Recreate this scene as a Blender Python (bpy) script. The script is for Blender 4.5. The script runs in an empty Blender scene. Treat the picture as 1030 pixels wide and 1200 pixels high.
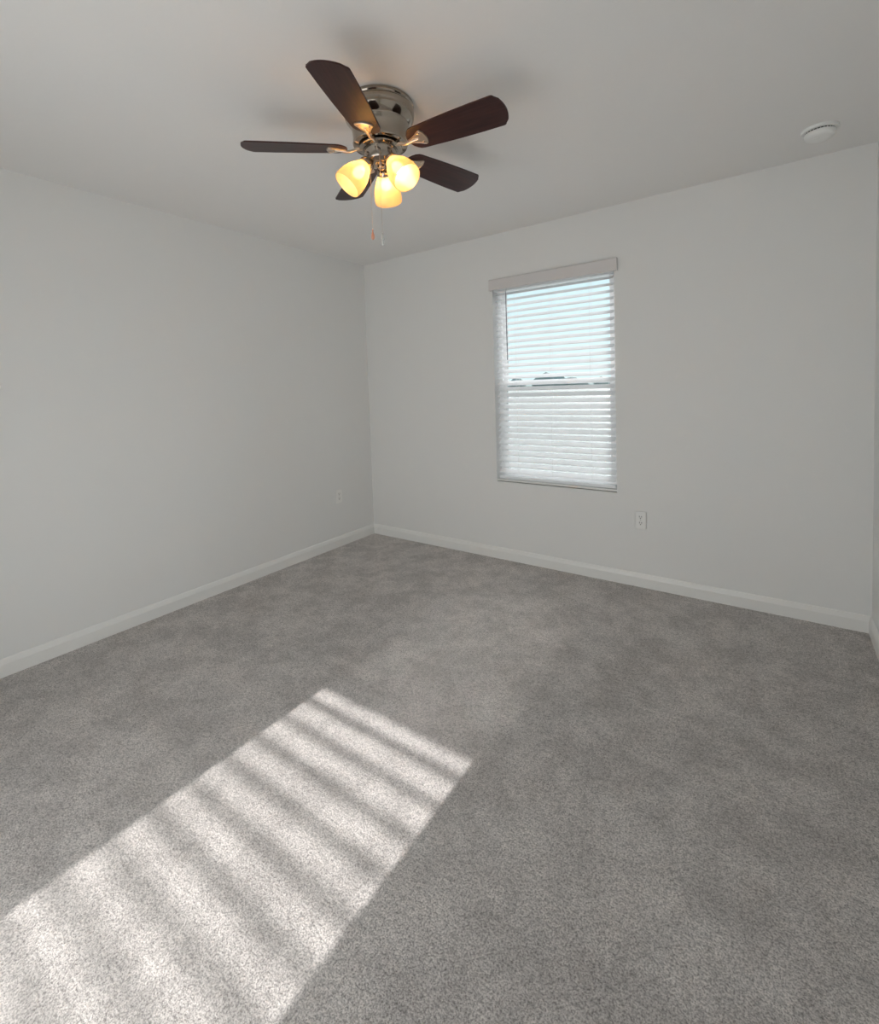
import bpy, bmesh, math, random
import numpy as np
from mathutils import Vector, Matrix

S = bpy.context.scene
COL = S.collection
R = math.radians

# ------------------------------------------------------------------ camera
CAM_POS = Vector((3.0366, -3.1779, 1.3175))
FW = Vector((-0.57749, 0.81491, -0.04915))
RT = Vector((0.81639, 0.57657, -0.03276))
UP = Vector((-0.00164, 0.05905, 0.99825))
cd = bpy.data.cameras.new('camera'); cam = bpy.data.objects.new('camera', cd); COL.objects.link(cam)
m3 = Matrix((RT, UP, -FW)).transposed()
cam.matrix_world = Matrix.Translation(CAM_POS) @ m3.to_4x4()
cd.sensor_fit = 'HORIZONTAL'; cd.sensor_width = 36.0
cd.lens = 36.0 * 557.5 / 1030.0
cd.shift_x = 0.0; cd.shift_y = -117.7 / 1030.0
cd.clip_start = 0.02; cd.clip_end = 1000
S.camera = cam

# ------------------------------------------------------------------ light
SUN_E, SKY_S, LAMP_E, FILL_E = 18.0, 1.10, 30.0, 17.0
S.view_settings.view_transform = 'Standard'
S.view_settings.look = 'None'
S.view_settings.gamma = 1.0
S.view_settings.use_curve_mapping = False
S.view_settings.exposure = 0.05
S.cycles.max_bounces = 16; S.cycles.diffuse_bounces = 10; S.cycles.transparent_max_bounces = 24
S.cycles.transmission_bounces = 12; S.cycles.glossy_bounces = 6
S.cycles.sample_clamp_indirect = 0.0
S.cycles.use_denoising = True; S.cycles.blur_glossy = 0.1

SUN_EL = math.atan(0.348)
w = bpy.data.worlds.new('world'); S.world = w; w.use_nodes = True
nt = w.node_tree; nt.nodes.clear()
o_ = nt.nodes.new('ShaderNodeOutputWorld'); b_ = nt.nodes.new('ShaderNodeBackground')
# hazy bright sky: whitish at the horizon, bluer towards the zenith
tcw = nt.nodes.new('ShaderNodeTexCoord'); sep = nt.nodes.new('ShaderNodeSeparateXYZ'); sk = nt.nodes.new('ShaderNodeValToRGB')
e_ = sk.color_ramp.elements
e_[0].position = 0.0; e_[0].color = (0.88, 0.98, 1.0, 1); e_[1].position = 1.0; e_[1].color = (0.32, 0.52, 0.85, 1)
x_ = e_.new(0.25); x_.color = (0.78, 0.94, 1.0, 1)
nt.links.new(tcw.outputs['Generated'], sep.inputs[0]); nt.links.new(sep.outputs['Z'], sk.inputs[0])
b_.inputs['Strength'].default_value = SKY_S
nt.links.new(sk.outputs[0], b_.inputs[0]); nt.links.new(b_.outputs[0], o_.inputs[0])

sl = bpy.data.lights.new('sun', 'SUN'); so = bpy.data.objects.new('sun', sl); COL.objects.link(so)
sl.energy = SUN_E; sl.angle = R(0.53); sl.color = (1.0, 0.87, 0.85)
sd = Vector((0.02, -1.0, -0.348)).normalized()           # travel direction of the light
so.rotation_euler = sd.to_track_quat('-Z', 'Y').to_euler(); so.location = (1.7, 12, 5)

# added fill light, set in a made-up opening in the unseen back wall
AX0, AX1, AZ = 0.90, 2.75, 2.05
al = bpy.data.lights.new('back_fill', 'AREA'); ao = bpy.data.objects.new('back_fill', al); COL.objects.link(ao)
al.shape = 'RECTANGLE'; al.size = AX1 - AX0 - .04; al.size_y = AZ - .04; al.energy = FILL_E; al.color = (0.95, 0.985, 1.0)
ao.location = ((AX0 + AX1) / 2, -3.45 - .13, AZ / 2)
ao.rotation_euler = Vector((0, 1, 0)).to_track_quat('-Z', 'Z').to_euler()

# ------------------------------------------------------------------ helpers
def tag(o, label=None, cat=None, group=None, kind=None):
    if label: o['label'] = label
    if cat: o['category'] = cat
    if group: o['group'] = group
    if kind: o['kind'] = kind
    return o
def obj(name, bm, mat, parent=None, smooth=False, angle=None):
    me = bpy.data.meshes.new(name); bm.normal_update(); bm.to_mesh(me); bm.free()
    if smooth:
        me.polygons.foreach_set('use_smooth', [True] * len(me.polygons))
        if angle is not None:
            me.set_sharp_from_angle(angle=angle)
    o = bpy.data.objects.new(name, me); COL.objects.link(o)
    for mm in (mat if isinstance(mat, (list, tuple)) else [mat]): me.materials.append(mm)
    if parent: o.parent = parent
    return o
def empty(name, loc, rot=(0, 0, 0)):
    o = bpy.data.objects.new(name, None); COL.objects.link(o); o.location = loc; o.rotation_euler = rot
    o.empty_display_size = 0.05
    return o
def box(bm, x0, x1, y0, y1, z0, z1, M=None, mi=0):
    vs = [bm.verts.new(v) for v in ((x0,y0,z0),(x1,y0,z0),(x1,y1,z0),(x0,y1,z0),(x0,y0,z1),(x1,y0,z1),(x1,y1,z1),(x0,y1,z1))]
    if M is not None:
        for v in vs: v.co = M @ v.co
    fs = [bm.faces.new([vs[i] for i in f]) for f in ((0,3,2,1),(4,5,6,7),(0,1,5,4),(1,2,6,5),(2,3,7,6),(3,0,4,7))]
    for f in fs: f.material_index = mi
    return fs
def bevel(bm, off, seg=2):
    bmesh.ops.bevel(bm, geom=list(bm.edges), offset=off, segments=seg, affect='EDGES', clamp_overlap=True)
def lathe(bm, prof, n=48, M=None, cap_first=False, cap_last=False):
    rings = []
    for r, z in prof:
        ring = []
        for i in range(n):
            a = 2 * math.pi * i / n; v = Vector((r * math.cos(a), r * math.sin(a), z))
            ring.append(bm.verts.new(M @ v if M is not None else v))
        rings.append(ring)
    for a, b in zip(rings, rings[1:]):
        for i in range(n):
            j = (i + 1) % n; bm.faces.new((a[i], a[j], b[j], b[i]))
    if cap_first: bm.faces.new(rings[0][::-1])
    if cap_last: bm.faces.new(rings[-1])
def tube(bm, pts, rad, n=10, caps=True):
    pts = [Vector(p) for p in pts]; rings = []
    rads = rad if isinstance(rad, (list, tuple)) else [rad] * len(pts)
    ref = Vector((0, 0, 1))
    for k, p in enumerate(pts):
        t = (pts[min(k + 1, len(pts) - 1)] - pts[max(k - 1, 0)]).normalized()
        rf = ref if abs(t.dot(ref)) < 0.95 else Vector((1, 0, 0))
        a = t.cross(rf).normalized(); b = a.cross(t).normalized()
        rings.append([bm.verts.new(p + (a * math.cos(2*math.pi*i/n) + b * math.sin(2*math.pi*i/n)) * rads[k]) for i in range(n)])
    for a, b in zip(rings, rings[1:]):
        for i in range(n):
            j = (i + 1) % n; bm.faces.new((a[i], a[j], b[j], b[i]))
    if caps: bm.faces.new(rings[0][::-1]); bm.faces.new(rings[-1])
def prism(bm, outline, z0, z1, M=None):
    lo = [bm.verts.new((M @ Vector((x, y, z0))) if M is not None else (x, y, z0)) for x, y in outline]
    hi = [bm.verts.new((M @ Vector((x, y, z1))) if M is not None else (x, y, z1)) for x, y in outline]
    n = len(outline)
    bm.faces.new(lo[::-1]); bm.faces.new(hi)
    for i in range(n):
        j = (i + 1) % n; bm.faces.new((lo[i], lo[j], hi[j], hi[i]))
def extrude_profile(bm, prof, p0, p1, inward):
    """profile (out, up) swept from p0 to p1; inward = unit vector into the room"""
    p0 = Vector(p0); p1 = Vector(p1); inward = Vector(inward)
    a = [bm.verts.new(p0 + inward * o + Vector((0, 0, h))) for o, h in prof]
    b = [bm.verts.new(p1 + inward * o + Vector((0, 0, h))) for o, h in prof]
    n = len(prof)
    for i in range(n):
        j = (i + 1) % n; bm.faces.new((a[i], a[j], b[j], b[i]))
    bm.faces.new(a[::-1]); bm.faces.new(b)
    bmesh.ops.recalc_face_normals(bm, faces=list(bm.faces))

def mat(name, col, rough=0.5, metal=0.0, spec=0.5, bump=None, noise=None):
    m = bpy.data.materials.new(name); m.use_nodes = True; t = m.node_tree; p = t.nodes['Principled BSDF']
    p.inputs['Base Color'].default_value = (*col, 1); p.inputs['Roughness'].default_value = rough
    p.inputs['Metallic'].default_value = metal; p.inputs['Specular IOR Level'].default_value = spec
    tc = t.nodes.new('ShaderNodeTexCoord')
    if noise:
        sc, amt = noise
        n = t.nodes.new('ShaderNodeTexNoise'); n.inputs['Scale'].default_value = sc; n.inputs['Detail'].default_value = 3
        t.links.new(tc.outputs['Object'], n.inputs['Vector'])
        mx = t.nodes.new('ShaderNodeMix'); mx.data_type = 'RGBA'
        mx.inputs['A'].default_value = (*[c * (1 - amt) for c in col], 1); mx.inputs['B'].default_value = (*[min(1, c * (1 + amt)) for c in col], 1)
        t.links.new(n.outputs['Fac'], mx.inputs['Factor']); t.links.new(mx.outputs['Result'], p.inputs['Base Color'])
    if bump:
        sc, st, dist = bump
        n = t.nodes.new('ShaderNodeTexNoise'); n.inputs['Scale'].default_value = sc; n.inputs['Detail'].default_value = 4
        t.links.new(tc.outputs['Object'], n.inputs['Vector'])
        b = t.nodes.new('ShaderNodeBump'); b.inputs['Strength'].default_value = st; b.inputs['Distance'].default_value = dist
        t.links.new(n.outputs['Fac'], b.inputs['Height']); t.links.new(b.outputs['Normal'], p.inputs['Normal'])
    return m

WALL = mat('wall_paint', (0.77, 0.775, 0.765), 0.75, bump=(55, 0.12, 0.002))
CEIL = mat('ceiling_paint', (0.80, 0.79, 0.775), 0.9, bump=(38, 0.25, 0.003))
TRIM = mat('trim_paint', (0.81, 0.81, 0.79), 0.35, noise=(6, 0.01))
VINYL = mat('window_vinyl', (0.86, 0.87, 0.88), 0.35, noise=(9, 0.01))
SLAT = mat('slat_white', (0.92, 0.93, 0.94), 0.22, spec=0.8, noise=(30, 0.012))
VALANCE = mat('valance_offwhite', (0.68, 0.655, 0.645), 0.45, noise=(12, 0.015))
# the thin vinyl slats let a little light through
t = SLAT.node_tree; p_ = t.nodes['Principled BSDF']; out = t.nodes['Material Output']
tl = t.nodes.new('ShaderNodeBsdfTranslucent'); tl.inputs[0].default_value = (.9, .92, .93, 1); mx = t.nodes.new('ShaderNodeMixShader'); mx.inputs[0].default_value = .26
t.links.new(p_.outputs[0], mx.inputs[1]); t.links.new(tl.outputs[0], mx.inputs[2]); t.links.new(mx.outputs[0], out.inputs['Surface'])
CORD = mat('white_cord', (0.8, 0.8, 0.8), 0.7, noise=(300, 0.05))
WAND = mat('clear_grey_wand', (0.30, 0.31, 0.34), 0.25, noise=(40, 0.05))
PLATE = mat('outlet_plastic', (0.84, 0.84, 0.82), 0.3, noise=(30, 0.01))
DARK = mat('dark_slot', (0.03, 0.03, 0.03), 0.6, noise=(50, 0.1))
NICKEL = mat('brushed_nickel', (0.40, 0.35, 0.295), 0.13, metal=1.0, noise=(20, 0.05))
SATIN = mat('satin_nickel', (0.62, 0.54, 0.46), 0.28, metal=1.0, noise=(20, 0.05))
BLACKM = mat('black_gap', (0.015, 0.014, 0.013), 0.5, noise=(20, 0.1))
SCREW = mat('screw_metal', (0.6, 0.6, 0.58), 0.35, metal=1.0, noise=(60, 0.05))
GROUND = mat('outdoor_ground', (0.25, 0.28, 0.26), 0.9, noise=(0.8, 0.25))
FOLI = mat('distant_foliage', (0.26, 0.32, 0.29), 0.9, noise=(0.5, 0.3))  # distance haze is put into this lightened colour

# dark walnut blade: streaky grain along the blade
BLADE = bpy.data.materials.new('dark_walnut'); BLADE.use_nodes = True
t = BLADE.node_tree; p = t.nodes['Principled BSDF']
tc = t.nodes.new('ShaderNodeTexCoord'); mp = t.nodes.new('ShaderNodeMapping'); mp.inputs['Scale'].default_value = (6, 90, 20)
n = t.nodes.new('ShaderNodeTexNoise'); n.inputs['Scale'].default_value = 1.0; n.inputs['Detail'].default_value = 5
cr = t.nodes.new('ShaderNodeValToRGB'); cr.color_ramp.elements[0].position = .3; cr.color_ramp.elements[1].position = .75
cr.color_ramp.elements[0].color = (0.028, 0.010, 0.009, 1); cr.color_ramp.elements[1].color = (0.058, 0.021, 0.018, 1)
t.links.new(tc.outputs['Object'], mp.inputs[0]); t.links.new(mp.outputs[0], n.inputs['Vector']); t.links.new(n.outputs['Fac'], cr.inputs[0])
t.links.new(cr.outputs[0], p.inputs['Base Color']); p.inputs['Roughness'].default_value = 0.36; p.inputs['Specular IOR Level'].default_value = 0.3

# frosted amber glass
FROST = bpy.data.materials.new('frosted_glass'); FROST.use_nodes = True
t = FROST.node_tree; t.nodes.clear()
out = t.nodes.new('ShaderNodeOutputMaterial')
tc = t.nodes.new('ShaderNodeTexCoord'); n = t.nodes.new('ShaderNodeTexNoise'); n.inputs['Scale'].default_value = 35; n.inputs['Detail'].default_value = 3
t.links.new(tc.outputs['Object'], n.inputs['Vector'])
cr = t.nodes.new('ShaderNodeValToRGB'); cr.color_ramp.elements[0].position = .35; cr.color_ramp.elements[1].position = .7
cr.color_ramp.elements[0].color = (0.93, 0.72, 0.46, 1); cr.color_ramp.elements[1].color = (0.96, 0.78, 0.50, 1)
t.links.new(n.outputs['Fac'], cr.inputs[0])
tl = t.nodes.new('ShaderNodeBsdfTranslucent'); df = t.nodes.new('ShaderNodeBsdfDiffuse'); tr = t.nodes.new('ShaderNodeBsdfTransparent'); gl = t.nodes.new('ShaderNodeBsdfGlossy')
gl.inputs['Roughness'].default_value = .25
tr.inputs[0].default_value = (1.0, 0.88, 0.62, 1)
for q in (tl, df): t.links.new(cr.outputs[0], q.inputs[0])
m1 = t.nodes.new('ShaderNodeMixShader'); m1.inputs[0].default_value = .5
m2 = t.nodes.new('ShaderNodeMixShader'); m2.inputs[0].default_value = .30
m3_ = t.nodes.new('ShaderNodeMixShader'); m3_.inputs[0].default_value = .04
t.links.new(tl.outputs[0], m1.inputs[1]); t.links.new(df.outputs[0], m1.inputs[2])
t.links.new(m1.outputs[0], m2.inputs[1]); t.links.new(tr.outputs[0], m2.inputs[2])
t.links.new(m2.outputs[0], m3_.inputs[1]); t.links.new(gl.outputs[0], m3_.inputs[2]); t.links.new(m3_.outputs[0], out.inputs[0])

def emit(name, col, st):
    m = bpy.data.materials.new(name); m.use_nodes = True; t = m.node_tree; t.nodes.clear()
    o = t.nodes.new('ShaderNodeOutputMaterial'); e = t.nodes.new('ShaderNodeEmission')
    e.inputs[0].default_value = (*col, 1); e.inputs[1].default_value = st; t.links.new(e.outputs[0], o.inputs[0]); return m
BULB = emit('lit_bulb', (1.0, 0.76, 0.46), LAMP_E)

# window glass: mostly clear, weak mirror reflection
GLASS = bpy.data.materials.new('window_glass'); GLASS.use_nodes = True
t = GLASS.node_tree; t.nodes.clear(); out = t.nodes.new('ShaderNodeOutputMaterial')
tr = t.nodes.new('ShaderNodeBsdfTransparent'); tr.inputs[0].default_value = (0.90, 0.95, 0.95, 1)
gl = t.nodes.new('ShaderNodeBsdfGlossy'); gl.inputs['Roughness'].default_value = 0.02
mx = t.nodes.new('ShaderNodeMixShader'); fr = t.nodes.new('ShaderNodeFresnel'); fr.inputs[0].default_value = 1.3
t.links.new(fr.outputs[0], mx.inputs[0]); t.links.new(tr.outputs[0], mx.inputs[1]); t.links.new(gl.outputs[0], mx.inputs[2]); t.links.new(mx.outputs[0], out.inputs[0])
# insect screen: a mesh too fine to see, thinning the light
SCREEN = bpy.data.materials.new('insect_mesh'); SCREEN.use_nodes = True
t = SCREEN.node_tree; t.nodes.clear(); out = t.nodes.new('ShaderNodeOutputMaterial')
tr = t.nodes.new('ShaderNodeBsdfTransparent'); df = t.nodes.new('ShaderNodeBsdfDiffuse'); df.inputs[0].default_value = (.25, .26, .27, 1)
mx = t.nodes.new('ShaderNodeMixShader'); mx.inputs[0].default_value = .2
t.links.new(tr.outputs[0], mx.inputs[1]); t.links.new(df.outputs[0], mx.inputs[2]); t.links.new(mx.outputs[0], out.inputs[0])
# clear acrylic fob
def acrylic(name, col):
    m = bpy.data.materials.new(name); m.use_nodes = True; p = m.node_tree.nodes['Principled BSDF']
    p.inputs['Base Color'].default_value = (*col, 1); p.inputs['Roughness'].default_value = .08
    p.inputs['Transmission Weight'].default_value = .5
    return m

# carpet: cut pile, small tufts, broad marks of leaning pile, their shading put into the colour
CARPET = bpy.data.materials.new('cut_pile_carpet'); CARPET.use_nodes = True
t = CARPET.node_tree; p = t.nodes['Principled BSDF']; p.inputs['Roughness'].default_value = 1.0; p.inputs['Specular IOR Level'].default_value = 0.05
tc = t.nodes.new('ShaderNodeTexCoord')
def tex(kind, scale, detail=2, rough=.5):
    n = t.nodes.new(kind); n.inputs['Scale'].default_value = scale
    if 'Detail' in n.inputs: n.inputs['Detail'].default_value = detail
    if 'Roughness' in n.inputs: n.inputs['Roughness'].default_value = rough
    t.links.new(tc.outputs['Object'], n.inputs['Vector']); return n
def ramp(src, stops):
    c = t.nodes.new('ShaderNodeValToRGB'); e = c.color_ramp.elements
    for k, (pos, v) in enumerate(stops):
        el = e[k] if k < 2 else e.new(pos)
        el.position = pos; el.color = (*([v] * 3 if not isinstance(v, tuple) else v), 1)
    t.links.new(src, c.inputs[0]); return c.outputs[0]
def mul(a, b):
    m = t.nodes.new('ShaderNodeMix'); m.data_type = 'RGBA'; m.blend_type = 'MULTIPLY'; m.inputs['Factor'].default_value = 1
    t.links.new(a, m.inputs['A']); t.links.new(b, m.inputs['B']); return m.outputs['Result']
fine = tex('ShaderNodeTexNoise', 210, 3, .8)
mid = tex('ShaderNodeTexNoise', 75, 3, .75)
big = tex('ShaderNodeTexNoise', 4.2, 6, .72)
foot = tex('ShaderNodeTexNoise', 13.0, 4, .7)
col = ramp(fine.outputs['Fac'], [(.37, (.44, .408, .388)), (.56, (1.0, .95, .918))])
col = mul(col, ramp(mid.outputs['Fac'], [(.38, .72), (.53, 1.0)]))
col = mul(col, ramp(big.outputs['Fac'], [(.42, .82), (.58, 1.0)]))
col = mul(col, ramp(foot.outputs['Fac'], [(.42, .90), (.58, 1.0)]))
t.links.new(col, p.inputs['Base Color'])
ad = t.nodes.new('ShaderNodeMath'); ad.operation = 'MULTIPLY_ADD'; ad.inputs[1].default_value = .6
t.links.new(mid.outputs['Fac'], ad.inputs[0]); t.links.new(fine.outputs['Fac'], ad.inputs[2])
bp = t.nodes.new('ShaderNodeBump'); bp.inputs['Strength'].default_value = 1.0; bp.inputs['Distance'].default_value = .009
t.links.new(ad.outputs[0], bp.inputs['Height']); t.links.new(bp.outputs['Normal'], p.inputs['Normal'])

# ------------------------------------------------------------------ room shell
W, D, H = 3.437, 3.45, 2.44
TH = 0.14
OX0, OX1, OZ0, OZ1 = 1.303, 2.187, 0.614, 2.085          # window opening
def struct(name, bm, m, parent=None):
    o = obj(name, bm, m, parent)
    if parent is None: o['kind'] = 'structure'
    return o
bm = bmesh.new(); box(bm, 0, W, -D, 0, -.05, 0); struct('floor', bm, CARPET)
bm = bmesh.new(); box(bm, -TH, W + TH, -D - TH, TH, H, H + .1); struct('ceiling', bm, CEIL)
bm = bmesh.new(); box(bm, -TH, 0, -D - TH, TH, -.05, H); struct('wall_left', bm, WALL)
bm = bmesh.new(); box(bm, W, W + TH, -D - TH, TH, -.05, H); struct('wall_right', bm, WALL)
bm = bmesh.new()
box(bm, 0, OX0, 0, TH, -.05, H); box(bm, OX1, W, 0, TH, -.05, H); box(bm, OX0, OX1, 0, TH, -.05, OZ0 - .0175); box(bm, OX0, OX1, 0, TH, OZ1, H)
bmesh.ops.remove_doubles(bm, verts=bm.verts, dist=1e-5)
struct('wall_window', bm, WALL)
bm = bmesh.new()
box(bm, 0, AX0, -D - TH, -D, -.05, H); box(bm, AX1, W, -D - TH, -D, -.05, H); box(bm, AX0, AX1, -D - TH, -D, AZ, H); box(bm, AX0, AX1, -D - TH, -D, -.05, 0)
struct('wall_back', bm, WALL)  # the opening in this wall is made up, to hold the fill light
bm = bmesh.new()                                          # unseen panel added behind the fill light to keep sky light out
box(bm, AX0 - .1, AX1 + .1, -D - TH - .06, -D - TH - .02, -.05, H); struct('sky_blocker', bm, WALL)
# baseboards with an eased, stepped top edge
BB = [(0, 0), (.0135, 0), (.0135, .060), (.0115, .066), (.0095, .074), (.0060, .084), (.0030, .087), (0, .087)]
bm = bmesh.new(); extrude_profile(bm, BB, (0, -D, 0), (0, 0, 0), (1, 0, 0)); struct('baseboard_left', bm, TRIM)
bm = bmesh.new(); extrude_profile(bm, BB, (0.0, 0, 0), (W, 0, 0), (0, -1, 0)); struct('baseboard_window', bm, TRIM)
bm = bmesh.new(); extrude_profile(bm, BB, (W, -D, 0), (W, 0, 0), (-1, 0, 0)); struct('baseboard_right', bm, TRIM)
bm = bmesh.new(); extrude_profile(bm, BB, (0, -D, 0), (AX0 - .058, -D, 0), (0, 1, 0)); extrude_profile(bm, BB, (AX1 + .058, -D, 0), (W, -D, 0), (0, 1, 0)); struct('baseboard_back', bm, TRIM)
bm = bmesh.new()
box(bm, AX0 - .058, AX0, -D, -D + .014, 0, AZ + .058); box(bm, AX1, AX1 + .058, -D, -D + .014, 0, AZ + .058); box(bm, AX0, AX1, -D, -D + .014, AZ, AZ + .058)
struct('trim_1', bm, TRIM)  # casing round the made-up opening

# ------------------------------------------------------------------ window
GX0, GX1 = 1.357, 2.128; YF = .085
ZM = 1.338                                                # meeting rail
bm = bmesh.new()
fw_ = .022
box(bm, OX0, OX0 + fw_, YF, TH, OZ0, OZ1); box(bm, OX1 - fw_, OX1, YF, TH, OZ0, OZ1)
box(bm, OX0 + fw_, OX1 - fw_, YF, TH, OZ0, OZ0 + fw_); box(bm, OX0 + fw_, OX1 - fw_, YF, TH, OZ1 - fw_, OZ1)
win = struct('window_1', bm, VINYL)
def sash(z0, z1, y0, y1, rb, rt):
    bm = bmesh.new()
    xa, xb = OX0 + fw_, OX1 - fw_
    box(bm, xa, GX0, y0, y1, z0, z1); box(bm, GX1, xb, y0, y1, z0, z1)
    box(bm, GX0, GX1, y0, y1, z0, z0 + rb); box(bm, GX0, GX1, y0, y1, z1 - rt, z1)
    s = obj('sash', bm, VINYL, win)
    bm = bmesh.new(); ym = (y0 + y1) / 2
    box(bm, GX0 - .004, GX1 + .004, ym - .002, ym + .002, z0 + rb - .004, z1 - rt + .004)
    obj('pane', bm, GLASS, s)
    return s
lower = sash(OZ0 + fw_, ZM + .018, YF + .004, YF + .026, .030, .036)
upper = sash(ZM - .018, OZ1 - fw_, YF + .027, YF + .049, .036, .034)
bm = bmesh.new(); box(bm, 1.70, 1.79, YF - .006, YF + .004, ZM + .004, ZM + .016); obj('sash_lock', bm, VINYL, lower)
bm = bmesh.new(); box(bm, OX0 + fw_, OX1 - fw_, YF + .051, YF + .0515, OZ0 + fw_, ZM - .018)
obj('insect_screen', bm, SCREEN, win)
bm = bmesh.new(); box(bm, OX0, OX1, -.001, YF + .01, OZ0 - .0105, OZ0); box(bm, OX0, OX1, .06, TH, OZ0 - .0175, OZ0 - .0105); obj('sill', bm, TRIM, win)

# outdoors
bm = bmesh.new(); box(bm, -150, 150, TH + .01, 260, -.35, -.25); struct('ground', bm, GROUND)
bm = bmesh.new(); rnd = random.Random(4)
spots = [(-74, 3.0), (-71.5, 2.6), (-63, 3.1), (-60, 3.45), (-56.5, 3.3), (-53.5, 2.9), (-47, 1.9), (-43, 2.2)]
spots += [(-36 + 6.1 * k + rnd.uniform(-2, 2), rnd.uniform(1.7, 3.2)) for k in range(18)] + [(-84 - 7.0 * k + rnd.uniform(-2, 2), rnd.uniform(1.7, 3.2)) for k in range(9)]
for x, r in spots:
    y = 150 + rnd.uniform(-5, 5)
    bmesh.ops.create_icosphere(bm, subdivisions=2, radius=1, matrix=Matrix.Translation((x, y, r * .6 - .3)) @ Matrix.Diagonal((r * 1.1, r, r * rnd.uniform(.8, 1.15), 1)))
for v in bm.verts: v.co += Vector((rnd.uniform(-.15, .15), 0, rnd.uniform(-.2, .2)))
tag(obj('tree_line', bm, FOLI), 'faint dark line of distant treetops seen between the blind slats outside the window', 'trees', kind='stuff')

# ------------------------------------------------------------------ window blind
bl = tag(empty('window_blind', ((OX0 + OX1) / 2, .035, OZ0)), 'white horizontal slatted blind hanging in the window, wand at its left', 'blind')
def local(parent, o):
    o.matrix_parent_inverse = Matrix.Translation(parent.location).inverted(); return o
SX0, SX1, SY = 1.316, 2.176, .036
ZTOP, ZBOT, PITCH = 2.000, .633, .0441
ns = int(round((ZTOP - ZBOT) / PITCH)); bm = bmesh.new()
th = R(32); SW = .0485
def slat(bm, zc, th, x0, x1):
    top, bot = [], []
    for k in range(7):
        s = -SW / 2 + SW * k / 6                          # s<0: room side (lower)
        cr_ = .0005 * (1 - (2 * s / SW) ** 2)
        for lst, off in ((top, .0010), (bot, -.0010)):
            a, b = s, cr_ + off
            lst.append((SY + a * math.cos(th) - b * math.sin(th), zc + a * math.sin(th) + b * math.cos(th)))
    loop = top + bot[::-1]
    A = [bm.verts.new((x0, y, z)) for y, z in loop]; B = [bm.verts.new((x1, y, z)) for y, z in loop]
    for i in range(len(loop)):
        j = (i + 1) % len(loop); bm.faces.new((A[i], B[i], B[j], A[j]))
    bm.faces.new(A); bm.faces.new(B[::-1])
rnd = random.Random(2)
for i in range(1, ns + 1):
    slat(bm, ZBOT + i * PITCH, th + rnd.uniform(-.02, .02), SX0 + rnd.uniform(-.0015, .0015), SX1 + rnd.uniform(-.0015, .0015))
bmesh.ops.recalc_face_normals(bm, faces=list(bm.faces))
local(bl, obj('slats', bm, SLAT, bl, True, R(40)))
bm = bmesh.new(); box(bm, SX0, SX1, SY - .025, SY + .025, ZBOT - .013, ZBOT + .006); bevel(bm, .003); local(bl, obj('bottom_rail', bm, SLAT, bl))
bm = bmesh.new(); box(bm, SX0 - .006, SX1 + .006, SY - .028, SY + .028, 2.021, 2.066); local(bl, obj('headrail', bm, SLAT, bl))
VX0, VX1 = 1.289, 2.212
bm = bmesh.new(); extrude_profile(bm, [(.020, 2.030), (.022, 2.027), (.028, 2.027), (.030, 2.030), (.030, 2.100), (.0275, 2.1045), (.023, 2.1075), (.020, 2.1075)], (VX0, 0, 0), (VX1, 0, 0), (0, -1, 0))
box(bm, VX0, VX0 + .008, -.020, 0, 2.027, 2.1065); box(bm, VX1 - .008, VX1, -.020, 0, 2.027, 2.1065)
local(bl, obj('valance', bm, VALANCE, bl))
for xl in (1.478, 1.742, 2.022):
    bm = bmesh.new()
    for yy in (SY - .0225, SY + .0225):
        tube(bm, [(xl, yy, 2.02), (xl, yy, ZBOT)], .0007, 6)
    for i in range(1, ns):
        zc = ZBOT + i * PITCH
        tube(bm, [(xl, SY - .0235, zc - .0165), (xl, SY + .0235, zc + .0125)], .0005, 5)
    local(bl, obj('ladder_cord', bm, CORD, bl))
bm = bmesh.new(); tube(bm, [(1.415, .0015, 2.012), (1.4155, -.002, 1.98), (1.418, -.004, 1.51)], [.0022, .0034, .0036], 8)
tube(bm, [(1.4155, .008, 2.03), (1.415, .0015, 2.008)], .0015, 6)
o = local(bl, obj('tilt_wand', bm, WAND, bl, True, R(40))); o['label'] = 'thin grey tilt wand'

# ------------------------------------------------------------------ ceiling fan
FC = Vector((1.754, -1.713, H))
fan = tag(empty('ceiling_fan', FC), 'flush mounted nickel ceiling fan with five dark wood blades and three lit shades', 'ceiling fan')
def fobj(name, bm, m, parent=None, smooth=True, ang=R(35), world=True):
    return obj(name, bm, m, parent or fan, smooth, ang)
# everything below in the fan's own frame: origin on the ceiling, z down is negative
bm = bmesh.new()
lathe(bm, [(.001, 0), (.130, 0), (.136, -.003), (.137, -.014), (.134, -.018), (.134, -.021), (.137, -.025), (.137, -.040), (.134, -.045), (.134, -.048), (.136, -.053),
           (.134, -.060), (.127, -.069), (.119, -.077), (.115, -.080), (.115, -.084), (.1135, -.088), (.110, -.098), (.1075, -.115), (.1065, -.132), (.107, -.146), (.108, -.153), (.106, -.158), (.098, -.160), (.001, -.160)], 96)
fobj('motor_housing', bm, NICKEL)
bm = bmesh.new(); lathe(bm, [(.001, -.158), (.074, -.158), (.074, -.166), (.001, -.166)], 64); fobj('rotor_gap', bm, BLACKM)
bm = bmesh.new(); lathe(bm, [(.001, -.164), (.082, -.164), (.086, -.166), (.086, -.171), (.080, -.174), (.001, -.174)], 72); fobj('rotor_flange', bm, NICKEL)
bm = bmesh.new(); lathe(bm, [(.001, -.172), (.0665, -.172), (.0665, -.1765), (.064, -.1765), (.0635, -.180), (.0635, -.214), (.060, -.221), (.050, -.226), (.020, -.228), (.016, -.232), (.016, -.240), (.012, -.246), (.006, -.249), (.001, -.250)], 72)
sw = fobj('switch_housing', bm, NICKEL)
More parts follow.
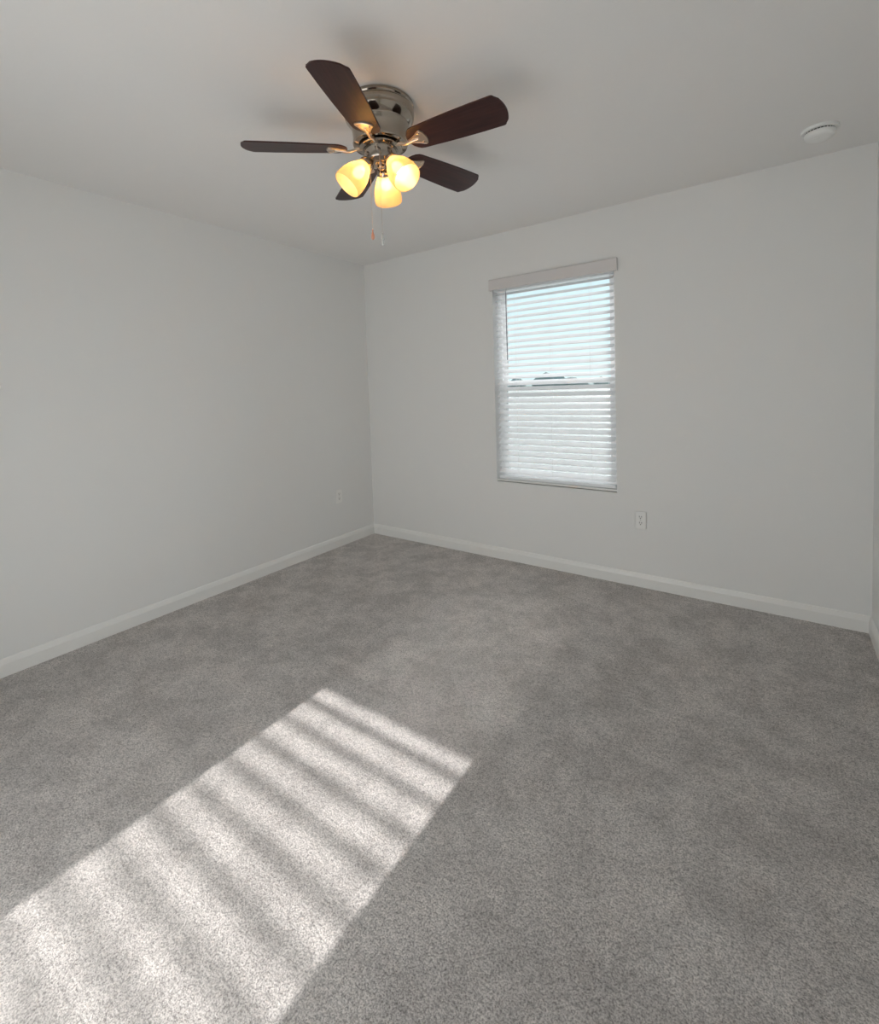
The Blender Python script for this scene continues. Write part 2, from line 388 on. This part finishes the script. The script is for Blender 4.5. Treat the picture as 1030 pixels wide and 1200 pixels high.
bm = bmesh.new(); lathe(bm, [(.0645, -.1715), (.0685, -.1715), (.0685, -.1745), (.0645, -.1745)], 72); fobj('gasket', bm, BLACKM)
# blades
ZB = -(H - 2.266)
TIPR, ROOT, HW = .525, .130, .0705
def blade_outline():
    pts = []
    n = 10
    # root end: rounded to the arm
    for k in range(n + 1):
        a = math.pi / 2 + math.pi * k / n
        pts.append((ROOT + .045 + .045 * math.cos(a), .056 * math.sin(a) * (1 - .08 * math.cos(a) ** 2)))
    # lower side flares out to full width
    for x, y in ((.23, -.0595), (.27, -.0625), (.33, -.0660), (.42, -.0695)): pts.append((x, y))
    # tip: shallow arc with small rounded corners
    xe = .508
    for k in range(5):
        a = -math.pi / 2 + (math.pi / 2) * k / 4 * .8
        pts.append((xe - .012 + .012 * math.cos(a), -HW + .012 + .012 * math.sin(a)))
    for k in range(1, 12):
        y = -HW + .012 + (2 * HW - .024) * k / 12
        pts.append((xe + .022 * (1 - (y / HW) ** 2), y))
    for k in range(5):
        a = math.pi / 2 * .2 + (math.pi / 2 * .8) * k / 4
        pts.append((xe - .012 + .012 * math.cos(a), HW - .012 + .012 * math.sin(a)))
    for x, y in ((.42, .0695), (.33, .0660), (.27, .0625), (.23, .0595)): pts.append((x, y))
    return pts
TH0, PIT = -1.1507, -0.2147
for i in range(5):
    a = TH0 + i * 2 * math.pi / 5
    fr = empty_m = Matrix.Rotation(a, 4, 'Z') @ Matrix.Translation((0, 0, ZB)) @ Matrix.Rotation(PIT, 4, 'X')
    bm = bmesh.new(); prism(bm, blade_outline(), 0, .0055)
    b = fobj('blade', bm, BLADE, ang=R(30)); b.matrix_local = fr
    # blade iron: a shield shaped plate under the blade and a bent arm to the rotor
    bm = bmesh.new()
    sh = [(.134, .008), (.150, .012), (.170, .022), (.188, .034), (.195, .0365), (.201, .034), (.208, .020), (.211, 0), (.208, -.020), (.201, -.034), (.195, -.0365), (.188, -.034), (.170, -.022), (.150, -.012), (.134, -.008)]
    prism(bm, sh, -.0035, -.0002)
    # raised rim
    rim = [(x, y, -.004) for x, y in [((x - .18) * .94 + .18, y * .92) for x, y in sh]]
    tube(bm, rim + [rim[0]], .0020, 6, caps=False)
    # arm in blade frame: inner end at the flange
    inv = Matrix.Rotation(-PIT, 4, 'X')
    def P_(x, y, z): return inv @ Vector((x, y, z - ZB))
    tube(bm, [P_(.072, 0, -.169), P_(.095, 0, -.172), P_(.112, 0, -.179), Vector((.130, 0, -.0085)), Vector((.152, 0, -.0050)), Vector((.178, 0, -.0045))],
         [.0065, .0065, .0058, .0055, .0060, .0040], 12)
    for sx, sy in ((.188, .022), (.188, -.022), (.160, 0)):
        lathe(bm, [(.0045, -.0035), (.0042, -.0055), (.002, -.0065), (.0003, -.0066)], 12, Matrix.Translation((sx, sy, 0)))
    bi = obj('blade_iron', bm, SATIN, b, True, R(35))
# three lamps
def lamp(az):
    a = R(az); tilt = R(42)
    dr = Vector((math.cos(a), math.sin(a), 0))
    dn = dr * math.sin(tilt) + Vector((0, 0, -1)) * math.cos(tilt)      # pointing axis
    neck = dr * .058 + Vector((0, 0, -.233))
    q = dn.to_track_quat('Z', 'Y').to_matrix().to_4x4(); M = Matrix.Translation(neck) @ q
    bm = bmesh.new()
    tube(bm, [dr * .030 + Vector((0, 0, -.222)), dr * .046 + Vector((0, 0, -.218)), neck - dn * .014, neck - dn * .004], [.010, .010, .011, .012], 14)
    arm = fobj('lamp_arm', bm, NICKEL)
    bm = bmesh.new()
    lathe(bm, [(.006, -.016), (.020, -.016), (.025, -.012), (.029, -.006), (.0305, .002), (.0305, .010), (.0285, .011), (.0275, .004), (.022, -.006), (.006, -.008)], 40, M)
    obj('fitter_cup', bm, NICKEL, arm, True, R(35))
    bm = bmesh.new(); 
    prof = [(.0265, .002), (.0275, .010), (.0335, .022), (.042, .038), (.0495, .056), (.0545, .076), (.0570, .096), (.0572, .112), (.0555, .122),
            (.0540, .122), (.0555, .112), (.0552, .096), (.0527, .076), (.0475, .056), (.040, .038), (.0315, .022), (.0255, .011), (.0245, .002)]
    lathe(bm, prof, 64, M)
    sh = fobj('lamp_shade', bm, FROST, ang=R(60))
    sh['label'] = 'frosted amber glass shade, lit'
    bm = bmesh.new(); lathe(bm, [(.001, -.004), (.013, -.004), (.0145, .004), (.0145, .018), (.012, .022), (.001, .022)], 24, M); obj('bulb_socket', bm, SATIN, arm, True, R(35))
    bm = bmesh.new(); lathe(bm, [(.010, .022), (.012, .027), (.017, .034), (.0205, .043), (.0215, .052), (.0195, .061), (.014, .068), (.007, .0715), (.001, .0725)], 32, M)
    obj('bulb', bm, BULB, arm, True)
for az in (235, -5, 120): lamp(az)
# pull chains
NV = Vector((-.578, .816, 0)); LV = Vector((.816, .578, 0))
def chain(lat, dep, z0, z1, fobcol, nm, kind):
    base = LV * lat + NV * dep
    bm = bmesh.new()
    rim = base.normalized() * .0640
    tube(bm, [rim * .9 + Vector((0, 0, z0 + .004)), rim + Vector((0, 0, z0 + .003)), base + Vector((0, 0, z0 - .006))], .0022, 8)
    n = int((z0 - z1) / .0042)
    for k in range(n):
        bmesh.ops.create_icosphere(bm, subdivisions=1, radius=.00125, matrix=Matrix.Translation(base + Vector((0, 0, z0 - .006 - k * .0042))))
    tube(bm, [base + Vector((0, 0, z0 - .006)), base + Vector((0, 0, z1))], .0006, 6)
    c = fobj('pull_chain', bm, SATIN)
    bm = bmesh.new(); M = Matrix.Translation(base + Vector((0, 0, z1)))
    if kind: lathe(bm, [(.0008, .004), (.0035, .002), (.0030, -.006), (.0050, -.012), (.0072, -.020), (.0080, -.027), (.0068, -.034), (.0035, -.038), (.0005, -.039)], 20, M)
    else: lathe(bm, [(.0008, .004), (.0030, .002), (.0026, -.008), (.0055, -.013), (.0066, -.020), (.0050, -.027), (.0030, -.030), (.0045, -.035), (.0050, -.039), (.0028, -.044), (.0005, -.045)], 20, M)
    f = obj('chain_fob', bm, acrylic(nm, fobcol), c, True, R(50)); f['label'] = 'amber fob' if kind else 'clear fob'
chain(-.049, .040, -.205, -.470, (.80, .38, .24), 'amber_acrylic', True)
chain(.002, -.0655, -.205, -.520, (.75, .76, .74), 'clear_acrylic', False)

# ------------------------------------------------------------------ smoke detector
sdv = tag(empty('smoke_detector', (3.197, -.334, H)), 'round white smoke detector on the ceiling near the right corner', 'smoke detector')
bm = bmesh.new(); lathe(bm, [(.001, 0), (.070, 0), (.070, -.009), (.0675, -.012), (.001, -.012)], 64); obj('mounting_base', bm, PLATE, sdv, True, R(35))
bm = bmesh.new(); lathe(bm, [(.001, -.012), (.0555, -.012), (.0555, -.0185), (.001, -.0185)], 64); obj('vent_gap', bm, DARK, sdv, True, R(35))
bm = bmesh.new(); lathe(bm, [(.001, -.0180), (.0585, -.0180), (.0590, -.022), (.0570, -.032), (.051, -.039), (.040, -.0425), (.020, -.044), (.0005, -.044)], 64)
body = obj('cover', bm, PLATE, sdv, True, R(50))
bm = bmesh.new(); lathe(bm, [(.0005, -.0455), (.009, -.0455), (.010, -.0445), (.010, -.042), (.0005, -.042)], 24, Matrix.Translation((-.012, -.014, 0))); obj('test_button', bm, PLATE, body, True, R(35))
bm = bmesh.new()
for k in range(28):
    a = 2 * math.pi * k / 28; M = Matrix.Rotation(a, 4, 'Z')
    box(bm, .0555, .0570, -.0010, .0012, -.0185, -.0118, M)
obj('vent_rib', bm, PLATE, sdv)

# ------------------------------------------------------------------ outlets
def outlet(loc, rz, label):
    e = tag(empty('wall_outlet', loc, (0, 0, rz)), label, 'outlet', 'white duplex wall outlets')
    # local frame: plate in x/z, facing -y
    bm = bmesh.new(); box(bm, -.035, .035, -.0055, 0, -.057, .057); bevel(bm, .0034, 3); obj('cover_plate', bm, PLATE, e)
    for s in (1, -1):
        bm = bmesh.new(); zc = .0195 * s
        pts = []
        for k in range(24):
            a = 2 * math.pi * k / 24
            pts.append((max(-.0165, min(.0165, .0185 * math.cos(a))), .0142 * math.sin(a)))
        M = Matrix.Translation((0, -.0055, zc)) @ Matrix.Rotation(R(90), 4, 'X')
        prism(bm, pts, -.0005, .0018, M)
        bmesh.ops.recalc_face_normals(bm, faces=list(bm.faces))
        rc = obj('receptacle', bm, PLATE, e)
        bm = bmesh.new()
        y0, y1 = -.0076, -.0070
        box(bm, -.0080, -.0050, y0, y1, zc - .0015, zc + .0085); box(bm, .0050, .0080, y0, y1, zc - .0005, zc + .008)
        lathe(bm, [(.0001, 0), (.0032, 0), (.0032, .0006), (.0001, .0006)], 14, Matrix.Translation((0, -.0070, zc - .007)) @ Matrix.Rotation(R(90), 4, 'X'))
        o = obj('socket_slots', bm, DARK, rc)
    bm = bmesh.new(); lathe(bm, [(.0031, 0), (.0028, .0012), (.0002, .0014)], 14, Matrix.Translation((0, -.0055, 0)) @ Matrix.Rotation(R(90), 4, 'X')); obj('screw', bm, SCREW, e, True)
    return e
outlet((2.332, 0, .434), 0, 'white duplex outlet on the window wall, below and right of the blind')
outlet((0, -.416, .428), R(90), 'white duplex outlet on the left wall near the room corner')
